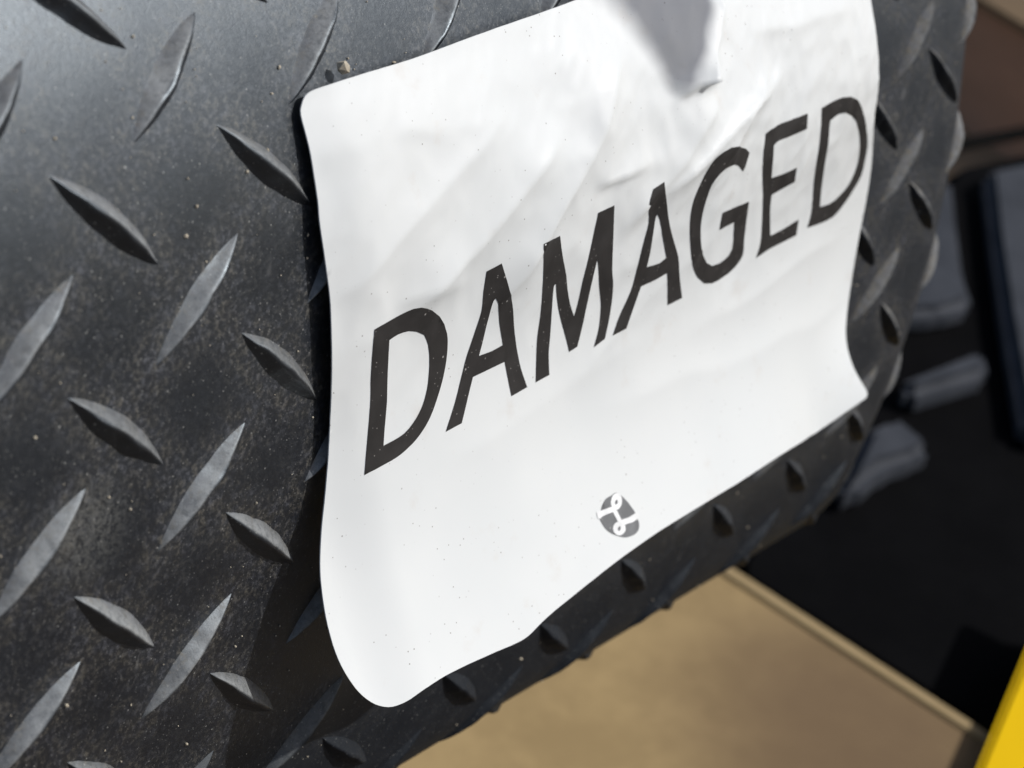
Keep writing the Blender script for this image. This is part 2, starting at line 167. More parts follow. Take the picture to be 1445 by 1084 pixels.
LETTERS = [
    ('D', [[(0.402, 1.271), (0.448, 1.265), (0.498, 1.262), (0.541, 1.261), (0.578, 1.257), (0.613, 1.253), (0.647, 1.249), (0.681, 1.246), (0.730, 1.253), (0.777, 1.274), (0.827, 1.303), (0.909, 1.369), (0.962, 1.434), (0.993, 1.499), (1.001, 1.533), (1.005, 1.567), (1.006, 1.597), (1.004, 1.627), (1.001, 1.656), (0.995, 1.687), (0.986, 1.717), (0.976, 1.746), (0.964, 1.775), (0.950, 1.803), (0.935, 1.829), (0.917, 1.857), (0.898, 1.884), (0.878, 1.910), (0.856, 1.934), (0.835, 1.953), (0.812, 1.971), (0.787, 1.986), (0.761, 2.001), (0.731, 2.015), (0.700, 2.027), (0.666, 2.036), (0.632, 2.044), (0.598, 2.050), (0.562, 2.054), (0.522, 2.056), (0.480, 2.056), (0.439, 2.056), (0.397, 2.058), (0.357, 2.060), (0.319, 2.064), (0.325, 2.037), (0.331, 2.009), (0.336, 1.981), (0.342, 1.954), (0.348, 1.926), (0.354, 1.897), (0.359, 1.868), (0.364, 1.838), (0.370, 1.809), (0.375, 1.780), (0.379, 1.751), (0.382, 1.721), (0.386, 1.692), (0.388, 1.662), (0.388, 1.631), (0.388, 1.601), (0.386, 1.569), (0.386, 1.538), (0.386, 1.507), (0.387, 1.476), (0.388, 1.445), (0.390, 1.414), (0.392, 1.384), (0.392, 1.354), (0.394, 1.325), (0.398, 1.298)], [(0.520, 1.372), (0.554, 1.367), (0.590, 1.364), (0.632, 1.367), (0.676, 1.375), (0.739, 1.400), (0.802, 1.441), (0.822, 1.475), (0.838, 1.507), (0.849, 1.542), (0.858, 1.575), (0.862, 1.607), (0.864, 1.644), (0.861, 1.679), (0.856, 1.712), (0.851, 1.740), (0.843, 1.767), (0.832, 1.792), (0.819, 1.817), (0.804, 1.841), (0.786, 1.863), (0.765, 1.882), (0.742, 1.900), (0.717, 1.916), (0.680, 1.935), (0.638, 1.948), (0.596, 1.953), (0.552, 1.955), (0.512, 1.955), (0.471, 1.954), (0.477, 1.926), (0.483, 1.898), (0.489, 1.870), (0.495, 1.842), (0.501, 1.814), (0.506, 1.785), (0.511, 1.757), (0.515, 1.727), (0.516, 1.692), (0.517, 1.658), (0.517, 1.622), (0.517, 1.587), (0.517, 1.551), (0.519, 1.517), (0.521, 1.483), (0.521, 1.446), (0.520, 1.409)]]),
    ('A', [[(1.277, 1.228), (1.314, 1.224), (1.350, 1.219), (1.387, 1.214), (1.403, 1.251), (1.417, 1.287), (1.431, 1.323), (1.444, 1.359), (1.457, 1.398), (1.485, 1.446), (1.514, 1.496), (1.531, 1.539), (1.545, 1.582), (1.555, 1.624), (1.564, 1.664), (1.573, 1.700), (1.582, 1.736), (1.591, 1.772), (1.600, 1.808), (1.610, 1.848), (1.619, 1.888), (1.630, 1.928), (1.643, 1.969), (1.658, 2.010), (1.673, 2.051), (1.625, 2.052), (1.578, 2.054), (1.532, 2.055), (1.526, 2.018), (1.520, 1.981), (1.514, 1.943), (1.508, 1.909), (1.502, 1.875), (1.494, 1.840), (1.448, 1.839), (1.401, 1.838), (1.354, 1.837), (1.308, 1.836), (1.263, 1.835), (1.218, 1.834), (1.205, 1.862), (1.191, 1.889), (1.178, 1.915), (1.165, 1.940), (1.153, 1.964), (1.140, 1.988), (1.127, 2.012), (1.113, 2.035), (1.099, 2.059), (1.055, 2.059), (1.011, 2.060), (0.967, 2.061), (0.983, 2.039), (0.999, 2.017), (1.016, 1.995), (1.031, 1.973), (1.046, 1.950), (1.061, 1.927), (1.075, 1.903), (1.089, 1.879), (1.101, 1.853), (1.113, 1.828), (1.125, 1.802), (1.136, 1.775), (1.146, 1.748), (1.156, 1.722), (1.168, 1.696), (1.180, 1.671), (1.194, 1.647), (1.207, 1.622), (1.220, 1.598), (1.232, 1.573), (1.246, 1.546), (1.258, 1.518), (1.267, 1.488), (1.274, 1.458), (1.276, 1.422), (1.274, 1.385), (1.273, 1.349), (1.275, 1.319), (1.276, 1.289), (1.277, 1.259)], [(1.369, 1.413), (1.387, 1.445), (1.398, 1.479), (1.410, 1.514), (1.420, 1.548), (1.431, 1.583), (1.445, 1.622), (1.456, 1.659), (1.469, 1.697), (1.478, 1.734), (1.432, 1.737), (1.381, 1.737), (1.325, 1.732), (1.270, 1.727), (1.282, 1.697), (1.294, 1.666), (1.304, 1.638), (1.314, 1.609), (1.321, 1.579), (1.329, 1.550), (1.336, 1.519), (1.341, 1.488), (1.347, 1.457), (1.355, 1.427)]]),
    ('M', [[(1.675, 1.178), (1.710, 1.171), (1.792, 1.185), (1.863, 1.194), (1.883, 1.239), (1.897, 1.282), (1.913, 1.325), (1.930, 1.363), (1.955, 1.405), (1.976, 1.445), (1.993, 1.484), (2.004, 1.525), (2.013, 1.565), (2.023, 1.600), (2.036, 1.636), (2.051, 1.673), (2.073, 1.718), (2.101, 1.766), (2.111, 1.737), (2.119, 1.707), (2.125, 1.677), (2.128, 1.639), (2.132, 1.601), (2.137, 1.564), (2.141, 1.535), (2.147, 1.506), (2.152, 1.477), (2.158, 1.449), (2.165, 1.421), (2.172, 1.391), (2.179, 1.360), (2.188, 1.331), (2.194, 1.301), (2.202, 1.267), (2.208, 1.233), (2.215, 1.199), (2.222, 1.165), (2.274, 1.166), (2.316, 1.162), (2.361, 1.160), (2.365, 1.195), (2.367, 1.229), (2.371, 1.264), (2.374, 1.299), (2.379, 1.336), (2.384, 1.369), (2.386, 1.402), (2.390, 1.435), (2.391, 1.468), (2.392, 1.500), (2.396, 1.534), (2.401, 1.568), (2.408, 1.602), (2.422, 1.639), (2.430, 1.674), (2.439, 1.713), (2.444, 1.751), (2.444, 1.786), (2.440, 1.820), (2.432, 1.851), (2.425, 1.881), (2.418, 1.911), (2.408, 1.940), (2.397, 1.968), (2.385, 1.995), (2.334, 2.004), (2.283, 2.014), (2.302, 1.982), (2.319, 1.950), (2.332, 1.916), (2.338, 1.885), (2.341, 1.852), (2.342, 1.818), (2.340, 1.783), (2.336, 1.748), (2.329, 1.713), (2.318, 1.675), (2.304, 1.637), (2.289, 1.592), (2.277, 1.550), (2.268, 1.509), (2.252, 1.452), (2.245, 1.486), (2.238, 1.521), (2.229, 1.554), (2.225, 1.584), (2.220, 1.613), (2.217, 1.643), (2.214, 1.674), (2.210, 1.703), (2.206, 1.733), (2.200, 1.762), (2.195, 1.792), (2.190, 1.821), (2.182, 1.849), (2.172, 1.879), (2.162, 1.908), (2.150, 1.936), (2.138, 1.964), (2.064, 1.972), (2.053, 1.937), (2.042, 1.901), (2.029, 1.866), (2.014, 1.826), (1.997, 1.785), (1.979, 1.743), (1.961, 1.701), (1.947, 1.665), (1.937, 1.630), (1.926, 1.595), (1.914, 1.546), (1.901, 1.496), (1.882, 1.504), (1.882, 1.537), (1.883, 1.571), (1.886, 1.605), (1.888, 1.639), (1.888, 1.673), (1.890, 1.708), (1.890, 1.742), (1.889, 1.776), (1.888, 1.810), (1.885, 1.846), (1.881, 1.883), (1.878, 1.919), (1.878, 1.952), (1.879, 1.985), (1.879, 2.018), (1.879, 2.050), (1.837, 2.050), (1.794, 2.050), (1.752, 2.050), (1.757, 2.018), (1.760, 1.985), (1.763, 1.952), (1.766, 1.919), (1.768, 1.887), (1.769, 1.854), (1.771, 1.822), (1.774, 1.791), (1.779, 1.760), (1.784, 1.729), (1.788, 1.697), (1.790, 1.664), (1.789, 1.625), (1.784, 1.585), (1.781, 1.547), (1.777, 1.507), (1.770, 1.471), (1.762, 1.433), (1.753, 1.397), (1.742, 1.358), (1.726, 1.319), (1.710, 1.282), (1.686, 1.241), (1.670, 1.205)]]),
    ('A', [[(2.665, 1.140), (2.709, 1.129), (2.758, 1.120), (2.759, 1.149), (2.776, 1.184), (2.792, 1.219), (2.812, 1.256), (2.833, 1.295), (2.850, 1.333), (2.862, 1.368), (2.882, 1.407), (2.907, 1.448), (2.932, 1.489), (2.958, 1.530), (2.988, 1.578), (3.023, 1.629), (3.050, 1.677), (3.065, 1.715), (3.072, 1.751), (3.081, 1.787), (3.101, 1.830), (3.120, 1.870), (3.141, 1.912), (3.160, 1.952), (3.174, 1.991), (3.122, 1.990), (3.072, 1.990), (3.021, 1.989), (3.014, 1.949), (3.000, 1.905), (2.989, 1.863), (2.973, 1.824), (2.961, 1.788), (2.952, 1.753), (2.890, 1.757), (2.828, 1.760), (2.788, 1.762), (2.749, 1.764), (2.708, 1.765), (2.691, 1.796), (2.673, 1.827), (2.658, 1.859), (2.645, 1.886), (2.630, 1.913), (2.613, 1.938), (2.596, 1.964), (2.586, 1.993), (2.538, 1.992), (2.493, 1.992), (2.453, 1.994), (2.469, 1.970), (2.486, 1.946), (2.501, 1.922), (2.518, 1.898), (2.538, 1.872), (2.559, 1.846), (2.579, 1.819), (2.596, 1.791), (2.614, 1.762), (2.627, 1.730), (2.635, 1.694), (2.639, 1.657), (2.638, 1.618), (2.642, 1.585), (2.648, 1.554), (2.655, 1.523), (2.661, 1.492), (2.671, 1.463), (2.681, 1.428), (2.688, 1.392), (2.694, 1.356), (2.684, 1.315), (2.642, 1.261), (2.619, 1.215), (2.633, 1.189), (2.650, 1.165)], [(2.754, 1.319), (2.791, 1.366), (2.810, 1.409), (2.826, 1.452), (2.850, 1.498), (2.868, 1.534), (2.883, 1.570), (2.902, 1.607), (2.919, 1.644), (2.856, 1.658), (2.801, 1.657), (2.739, 1.650), (2.746, 1.610), (2.750, 1.569), (2.747, 1.534), (2.739, 1.498), (2.738, 1.464), (2.740, 1.432), (2.743, 1.401), (2.745, 1.369), (2.746, 1.337)]]),
    ('G', [[(3.681, 1.191), (3.620, 1.150), (3.439, 1.079), (3.355, 1.064), (3.280, 1.072), (3.235, 1.083), (3.199, 1.099), (3.170, 1.127), (3.155, 1.161), (3.141, 1.199), (3.129, 1.237), (3.119, 1.265), (3.107, 1.291), (3.095, 1.318), (3.093, 1.359), (3.095, 1.402), (3.098, 1.436), (3.106, 1.472), (3.118, 1.510), (3.130, 1.547), (3.145, 1.586), (3.160, 1.625), (3.173, 1.663), (3.185, 1.700), (3.196, 1.737), (3.221, 1.781), (3.256, 1.828), (3.327, 1.905), (3.418, 1.974), (3.514, 2.005), (3.579, 2.009), (3.638, 2.006), (3.707, 2.004), (3.763, 1.991), (3.803, 1.975), (3.838, 1.954), (3.861, 1.927), (3.863, 1.880), (3.851, 1.827), (3.848, 1.784), (3.842, 1.741), (3.833, 1.696), (3.826, 1.658), (3.814, 1.618), (3.800, 1.578), (3.796, 1.542), (3.730, 1.537), (3.667, 1.532), (3.603, 1.528), (3.535, 1.522), (3.473, 1.519), (3.473, 1.556), (3.471, 1.592), (3.478, 1.633), (3.550, 1.640), (3.617, 1.644), (3.671, 1.642), (3.687, 1.693), (3.695, 1.742), (3.708, 1.790), (3.718, 1.838), (3.691, 1.874), (3.640, 1.886), (3.580, 1.890), (3.487, 1.879), (3.410, 1.835), (3.338, 1.758), (3.285, 1.692), (3.263, 1.637), (3.255, 1.601), (3.247, 1.565), (3.241, 1.530), (3.238, 1.487), (3.236, 1.444), (3.232, 1.408), (3.233, 1.374), (3.235, 1.341), (3.231, 1.301), (3.237, 1.265), (3.253, 1.234), (3.288, 1.212), (3.321, 1.199), (3.388, 1.201), (3.471, 1.205), (3.553, 1.237), (3.636, 1.299), (3.662, 1.248), (3.675, 1.221)]]),
    ('E', [[(3.864, 1.122), (3.932, 1.112), (4.013, 1.109), (4.090, 1.110), (4.153, 1.110), (4.220, 1.112), (4.279, 1.112), (4.346, 1.115), (4.342, 1.146), (4.338, 1.178), (4.348, 1.214), (4.285, 1.214), (4.224, 1.214), (4.161, 1.213), (4.087, 1.211), (4.012, 1.209), (3.977, 1.225), (3.987, 1.274), (3.995, 1.322), (4.000, 1.363), (4.020, 1.410), (4.034, 1.455), (4.092, 1.457), (4.166, 1.465), (4.212, 1.463), (4.279, 1.467), (4.334, 1.467), (4.335, 1.516), (4.341, 1.566), (4.270, 1.568), (4.212, 1.576), (4.153, 1.581), (4.087, 1.584), (4.091, 1.625), (4.101, 1.669), (4.116, 1.713), (4.135, 1.758), (4.154, 1.804), (4.176, 1.851), (4.188, 1.895), (4.254, 1.900), (4.315, 1.901), (4.374, 1.900), (4.432, 1.898), (4.496, 1.898), (4.567, 1.900), (4.569, 1.938), (4.570, 1.975), (4.569, 2.012), (4.504, 2.008), (4.441, 2.004), (4.376, 1.999), (4.287, 1.993), (4.204, 1.990), (4.146, 1.993), (4.091, 1.997), (4.035, 2.001), (4.050, 1.973), (4.065, 1.945), (4.070, 1.912), (4.066, 1.870), (4.062, 1.829), (4.053, 1.786), (4.040, 1.741), (4.032, 1.703), (4.019, 1.663), (4.004, 1.623), (3.988, 1.583), (3.974, 1.543), (3.948, 1.494), (3.915, 1.443), (3.902, 1.400), (3.894, 1.364), (3.879, 1.325), (3.863, 1.286), (3.861, 1.252), (3.855, 1.217), (3.861, 1.186), (3.865, 1.155)]]),
    ('D', [[(4.547, 1.132), (4.617, 1.129), (4.686, 1.126), (4.753, 1.127), (4.820, 1.131), (4.907, 1.145), (5.014, 1.192), (5.092, 1.246), (5.154, 1.300), (5.193, 1.350), (5.239, 1.405), (5.281, 1.459), (5.325, 1.509), (5.384, 1.564), (5.420, 1.613), (5.452, 1.662), (5.473, 1.707), (5.481, 1.747), (5.484, 1.787), (5.483, 1.826), (5.475, 1.861), (5.456, 1.893), (5.423, 1.917), (5.384, 1.939), (5.342, 1.966), (5.298, 1.991), (5.242, 2.010), (5.199, 2.027), (5.151, 2.041), (5.095, 2.050), (5.021, 2.048), (4.940, 2.040), (4.874, 2.033), (4.798, 2.021), (4.726, 2.010), (4.738, 1.977), (4.752, 1.945), (4.758, 1.909), (4.749, 1.869), (4.728, 1.824), (4.711, 1.781), (4.694, 1.738), (4.676, 1.695), (4.658, 1.653), (4.636, 1.608), (4.619, 1.566), (4.595, 1.522), (4.587, 1.483), (4.580, 1.446), (4.577, 1.410), (4.581, 1.377), (4.581, 1.342), (4.576, 1.306), (4.564, 1.269), (4.562, 1.235), (4.563, 1.203), (4.556, 1.168)], [(4.686, 1.249), (4.729, 1.236), (4.791, 1.232), (4.862, 1.240), (4.992, 1.296), (5.043, 1.335), (5.101, 1.383), (5.177, 1.454), (5.224, 1.518), (5.254, 1.570), (5.297, 1.627), (5.321, 1.679), (5.331, 1.721), (5.331, 1.759), (5.322, 1.794), (5.296, 1.835), (5.258, 1.870), (5.206, 1.895), (5.141, 1.912), (5.075, 1.920), (5.006, 1.923), (4.940, 1.916), (4.864, 1.903), (4.854, 1.856), (4.845, 1.810), (4.831, 1.762), (4.813, 1.718), (4.802, 1.678), (4.780, 1.633), (4.758, 1.589), (4.752, 1.551), (4.742, 1.512), (4.717, 1.467), (4.697, 1.425), (4.690, 1.387), (4.688, 1.344), (4.682, 1.299)]]),
]
EMBLEM = [(2.114, 2.952), (2.120, 2.945), (2.129, 2.942), (2.136, 2.933), (2.144, 2.924), (2.153, 2.915), (2.163, 2.907), (2.176, 2.900), (2.189, 2.893), (2.202, 2.888), (2.215, 2.884), (2.228, 2.883), (2.242, 2.883), (2.256, 2.884), (2.270, 2.885), (2.283, 2.884), (2.296, 2.883), (2.311, 2.884), (2.324, 2.887), (2.335, 2.893), (2.346, 2.903), (2.361, 2.917), (2.376, 2.933), (2.390, 2.950), (2.403, 2.967), (2.414, 2.984), (2.423, 3.000), (2.433, 3.016), (2.440, 3.032), (2.443, 3.049), (2.444, 3.064), (2.448, 3.077), (2.449, 3.089), (2.445, 3.101), (2.438, 3.111), (2.427, 3.119), (2.412, 3.125), (2.393, 3.128), (2.372, 3.129), (2.347, 3.126), (2.323, 3.122), (2.303, 3.118), (2.284, 3.112), (2.264, 3.104), (2.243, 3.093), (2.217, 3.079), (2.192, 3.064), (2.171, 3.048), (2.152, 3.031), (2.138, 3.014), (2.128, 2.995), (2.119, 2.972)]
EMBLEM_STROKES = [
    [[(2.348, 2.945), (2.338, 2.956), (2.323, 2.963), (2.307, 2.967), (2.290, 2.967), (2.274, 2.963), (2.261, 2.955), (2.252, 2.945), (2.248, 2.933), (2.249, 2.920), (2.255, 2.908), (2.266, 2.898), (2.280, 2.890), (2.296, 2.886), (2.313, 2.886), (2.328, 2.890), (2.342, 2.897), (2.351, 2.908), (2.355, 2.920), (2.354, 2.933)], [(2.310, 2.935), (2.306, 2.938), (2.301, 2.939), (2.296, 2.940), (2.292, 2.940), (2.288, 2.939), (2.285, 2.937), (2.284, 2.934), (2.284, 2.930), (2.285, 2.927), (2.288, 2.924), (2.292, 2.922), (2.296, 2.920), (2.301, 2.919), (2.306, 2.919), (2.310, 2.920), (2.312, 2.923), (2.314, 2.925), (2.314, 2.929), (2.312, 2.932)]],
    [[(2.315, 3.074), (2.307, 3.083), (2.294, 3.089), (2.278, 3.091), (2.260, 3.091), (2.242, 3.086), (2.226, 3.079), (2.213, 3.069), (2.205, 3.059), (2.202, 3.047), (2.205, 3.037), (2.213, 3.029), (2.226, 3.023), (2.242, 3.020), (2.260, 3.021), (2.277, 3.025), (2.294, 3.032), (2.307, 3.042), (2.315, 3.053), (2.318, 3.064)], [(2.269, 3.062), (2.265, 3.064), (2.261, 3.066), (2.256, 3.066), (2.252, 3.066), (2.248, 3.065), (2.245, 3.063), (2.244, 3.060), (2.244, 3.057), (2.245, 3.054), (2.248, 3.051), (2.252, 3.049), (2.256, 3.047), (2.261, 3.047), (2.266, 3.047), (2.270, 3.048), (2.272, 3.050), (2.274, 3.053), (2.274, 3.056), (2.272, 3.059)]],
    [[(2.101, 2.915), (2.165, 2.925), (2.241, 2.935), (2.262, 2.953), (2.283, 2.969), (2.241, 2.963), (2.186, 2.956), (2.144, 2.953), (2.112, 2.956), (2.099, 2.947)]],
    [[(2.243, 2.960), (2.283, 2.968), (2.300, 3.025), (2.295, 3.041), (2.260, 3.025), (2.262, 3.018)]],
    [[(2.266, 3.019), (2.305, 3.024), (2.367, 3.034), (2.438, 3.035), (2.468, 3.042), (2.467, 3.057), (2.443, 3.067), (2.386, 3.066), (2.345, 3.059), (2.310, 3.055), (2.279, 3.043)]],
]

# ---------------------------------------------------------------- helpers
def tag(o, label=None, cat=None, group=None, kind=None):
    if label: o['label'] = label
    if cat: o['category'] = cat
    if group: o['group'] = group
    if kind: o['kind'] = kind
    return o
def empty(name, loc):
    o = bpy.data.objects.new(name, None); COL.objects.link(o); o.location = loc; o.empty_display_size = 0.01
    return o
def mesh_obj(name, verts, faces, mat, parent=None, origin=(0, 0, 0), smooth=True):
    """verts are world points; the object's origin is put at `origin` (its parent's place when it has one)"""
    og = np.array(origin, float)
    v = np.asarray(verts, float) - og
    me = bpy.data.meshes.new(name)
    me.from_pydata(v.tolist(), [], [tuple(int(i) for i in f) for f in faces]); me.update()
    if smooth: me.shade_smooth()
    me.materials.append(mat)
    o = bpy.data.objects.new(name, me); COL.objects.link(o)
    if parent: o.parent = parent
    else: o.location = og
    return o
def grid_faces(nu, nv, off=0, flip=False):
    i, j = np.meshgrid(np.arange(nu - 1), np.arange(nv - 1), indexing='ij')
    a = (i * nv + j + off).ravel(); b = a + nv
    f = np.stack([a, b, b + 1, a + 1], 1)
    return f[:, ::-1] if flip else f
def in_poly(x, y, poly):
    p = np.asarray(poly); inside = np.zeros(x.shape, bool); n = len(p)
    for k in range(n):
        x1, y1 = p[k]; x2, y2 = p[(k + 1) % n]
        c = ((y1 > y) != (y2 > y)) & (x < (x2 - x1) * (y - y1) / ((y2 - y1) + 1e-12) + x1)
        inside ^= c
    return inside
def fill(loops, step):
    """triangulate loops (outer and holes, even-odd) with inner points every `step`"""
    pts = []; edges = []
    for lp in loops:
        n0 = len(pts); q = []
        for k in range(len(lp)):
            a = np.array(lp[k]); b = np.array(lp[(k + 1) % len(lp)]); m = max(1, int(np.hypot(*(b - a)) / step))
            for j in range(m): q.append(tuple(a + (b - a) * j / m))
        pts += q; edges += [(n0 + k, n0 + (k + 1) % len(q)) for k in range(len(q))]
    al = np.array(pts); lo = al.min(0); hi = al.max(0)
    gx, gy = np.meshgrid(np.arange(lo[0] + step * .37, hi[0], step), np.arange(lo[1] + step * .41, hi[1], step))
    gx = gx.ravel(); gy = gy.ravel(); ins = np.zeros(gx.shape, bool)
    for lp in loops: ins ^= in_poly(gx, gy, lp)
    pts += list(zip(gx[ins], gy[ins]))
    V, E, Fc, _, _, _ = delaunay_2d_cdt([Vector(p) for p in pts], edges, [], 0, 1e-6)
    V = np.array([tuple(v) for v in V]); Fc = np.array([f for f in Fc if len(f) == 3])
    c = V[Fc].mean(1); keep = np.zeros(len(Fc), bool)
    for lp in loops: keep ^= in_poly(c[:, 0], c[:, 1], lp)
    return V, Fc[keep]
def ray(px, py, depth):
    """world point seen at photo pixel (px, py) at `depth` metres in front of the camera"""
    return CAM + depth * dir_world([(px - 722.5) / 3000.0, (py - 542.0) / 3000.0, 1.0])
def on_plane(px, py, z):
    d = dir_world([(px - 722.5) / 3000.0, (py - 542.0) / 3000.0, 1.0]); return CAM + d * (z - CAM_H) / d[2]
# ---------------------------------------------------------------- materials
class M:
    def __init__(s, name):
        s.m = bpy.data.materials.new(name); s.m.use_nodes = True; s.n = s.m.node_tree.nodes; s.l = s.m.node_tree.links
        s.n.clear(); s.out = s.n.new('ShaderNodeOutputMaterial'); s.b = s.n.new('ShaderNodeBsdfPrincipled')
        s.l.new(s.b.outputs[0], s.out.inputs[0]); s.tc = s.n.new('ShaderNodeTexCoord').outputs['Object']
    def put(s, sock, v):
        if hasattr(v, 'links') or isinstance(v, bpy.types.NodeSocket): s.l.new(v, sock)
        elif isinstance(v, (tuple, list)) and len(v) == 3 and sock.type == 'RGBA': sock.default_value = (*v, 1)
        else: sock.default_value = v
    def set(s, **k):
        for a, v in k.items(): s.put(s.b.inputs[a.replace('_', ' ')], v)
    def noise(s, scale, detail=4, rough=0.55, vec=None, dist=0.0):
        t = s.n.new('ShaderNodeTexNoise'); s.put(t.inputs['Vector'], vec or s.tc)
        t.inputs['Scale'].default_value = scale; t.inputs['Detail'].default_value = detail; t.inputs['Roughness'].default_value = rough
        t.inputs['Distortion'].default_value = dist
        return t.outputs[0]
    def vor(s, scale, vec=None, feature='F1', out='Distance', rnd=1.0):
        t = s.n.new('ShaderNodeTexVoronoi'); t.feature = feature; s.put(t.inputs['Vector'], vec or s.tc)
        t.inputs['Scale'].default_value = scale; t.inputs['Randomness'].default_value = rnd
        return t.outputs[out]
    def ramp(s, v, a, b, lo=0.0, hi=1.0):
        t = s.n.new('ShaderNodeMapRange'); t.interpolation_type = 'SMOOTHSTEP'; s.put(t.inputs[0], v)
        for i, x in zip((1, 2, 3, 4), (a, b, lo, hi)): t.inputs[i].default_value = x
        return t.outputs[0]
    def math(s, op, a, b=0.0):
        t = s.n.new('ShaderNodeMath'); t.operation = op; s.put(t.inputs[0], a); s.put(t.inputs[1], b); return t.outputs[0]
    def mix(s, f, a, b):
        t = s.n.new('ShaderNodeMix'); t.data_type = 'RGBA'; s.put(t.inputs[0], f); s.put(t.inputs[6], a); s.put(t.inputs[7], b); return t.outputs[2]
    def stretch(s, sx, sy, sz, rot=(0, 0, 0), vec=None):
        t = s.n.new('ShaderNodeMapping'); s.put(t.inputs[0], vec or s.tc); t.inputs['Scale'].default_value = (sx, sy, sz)
        t.inputs['Rotation'].default_value = rot; return t.outputs[0]
    def attr(s, name):
        t = s.n.new('ShaderNodeAttribute'); t.attribute_name = name; return t.outputs['Fac']
    def bump(s, h, strength=0.3, dist=0.0002, nrm=None):
        t = s.n.new('ShaderNodeBump'); s.put(t.inputs['Height'], h); t.inputs['Strength'].default_value = strength
        t.inputs['Distance'].default_value = dist
        if nrm: s.l.new(nrm, t.inputs['Normal'])
        return t.outputs[0]

def rubber_material(name, dusty):
    m = M(name)
    big = m.noise(75, 4, 0.6); mid = m.noise(1300, 6, 0.75); fine = m.noise(4200, 3, 0.6)
    base = m.mix(m.ramp(m.noise(300, 5, 0.7), 0.35, 0.7), (0.0036, 0.0046, 0.0080), (0.0084, 0.0100, 0.0140))
    grain = m.ramp(mid, 0.46, 0.66)
    d = m.math('MULTIPLY', m.attr('dust'), m.math('ADD', m.math('MULTIPLY', grain, 0.85), 0.15))
    film = m.math('MULTIPLY', m.ramp(big, 0.36, 0.66, 0.12, 1.0), m.math('MULTIPLY', grain, 0.20))
    d = m.math('ADD', d, m.math('MULTIPLY', film, m.attr('film')))
    d = m.math('MINIMUM', d, 0.85)
    worn = m.math('MULTIPLY', m.attr('worn'), m.ramp(m.noise(1000, 6, 0.75), 0.25, 0.62, 0.30, 1.0))
    col = m.mix(worn, base, (0.28, 0.285, 0.28))
    col = m.mix(d, col, m.mix(m.ramp(m.noise(500, 3, 0.6), 0.35, 0.65), (0.175, 0.150, 0.108), (0.118, 0.115, 0.130)))
    # a scuffed streak low on the left
    v = m.n.new('ShaderNodeVectorMath'); v.operation = 'DISTANCE'; m.l.new(m.stretch(1, 1, 1), v.inputs[0]); v.inputs[1].default_value = SCUFF
    sf = m.math('MULTIPLY', m.ramp(v.outputs['Value'], 0.002, 0.009, 1.0, 0.0), m.math('MULTIPLY', m.ramp(m.noise(1500, 5, 0.8), 0.40, 0.62), 0.45))
    col = m.mix(sf, col, (0.20, 0.20, 0.185))
    # dust specks of two sizes
    for sc, rad, cut, amt in ((2300, 0.26, 0.74, 0.30), (1300, 0.20, 0.86, 0.55), (620, 0.12, 0.90, 0.75)):
        t = m.n.new('ShaderNodeTexVoronoi'); m.put(t.inputs['Vector'], m.tc); t.inputs['Scale'].default_value = sc
        sep = m.n.new('ShaderNodeSeparateColor'); m.l.new(t.outputs['Color'], sep.inputs[0])
        on = m.math('MULTIPLY', m.ramp(t.outputs['Distance'], rad * 0.6, rad, 1.0, 0.0), m.ramp(sep.outputs[0], cut, cut + 0.08))
        col = m.mix(m.math('MULTIPLY', on, amt), col, (0.36, 0.36, 0.34))
    # fine scratches
    w = m.stretch(900, 60, 200, (0.3, 0.2, 0.9)); sc1 = m.noise(1.0, 2, 0.5, w, 0.4)
    w2 = m.stretch(80, 1000, 300, (0.1, 0.5, 0.2)); sc2 = m.noise(1.0, 2, 0.5, w2, 0.3)
    s = m.math('MULTIPLY', m.math('MAXIMUM', m.ramp(sc1, 0.70, 0.76), m.ramp(sc2, 0.71, 0.77)), m.ramp(big, 0.4, 0.6))
    col = m.mix(m.math('MULTIPLY', s, 0.35), col, (0.12, 0.12, 0.12))
    rough = m.math('ADD', m.ramp(mid, 0.3, 0.8, 0.34, 0.34 + 0.10), m.math('ADD', m.math('MULTIPLY', d, 0.35), m.math('ADD', m.math('MULTIPLY', m.attr('worn'), 0.28), m.math('MULTIPLY', m.attr('matte'), 0.32))))
    h = m.math('ADD', m.math('MULTIPLY', fine, 0.5), m.math('MULTIPLY', mid, 0.8))
    n = m.bump(h, 0.35, 0.00012)
    m.set(Base_Color=col, Roughness=rough, Specular_IOR_Level=m.math('MULTIPLY', m.math('SUBTRACT', 1.0, m.math('MULTIPLY', m.attr('matte'), 0.72)), 1.0), IOR=1.6, Specular_Tint=(0.80, 0.91, 1.0), Normal=n)
    return m.m
SCUFF = tuple(to_world(surf(-0.15, 1.45, 0.0)[0]) - to_world(surf(4.0, 4.2)[0]))
RUBBER = rubber_material('dusty_black_rubber', 0)

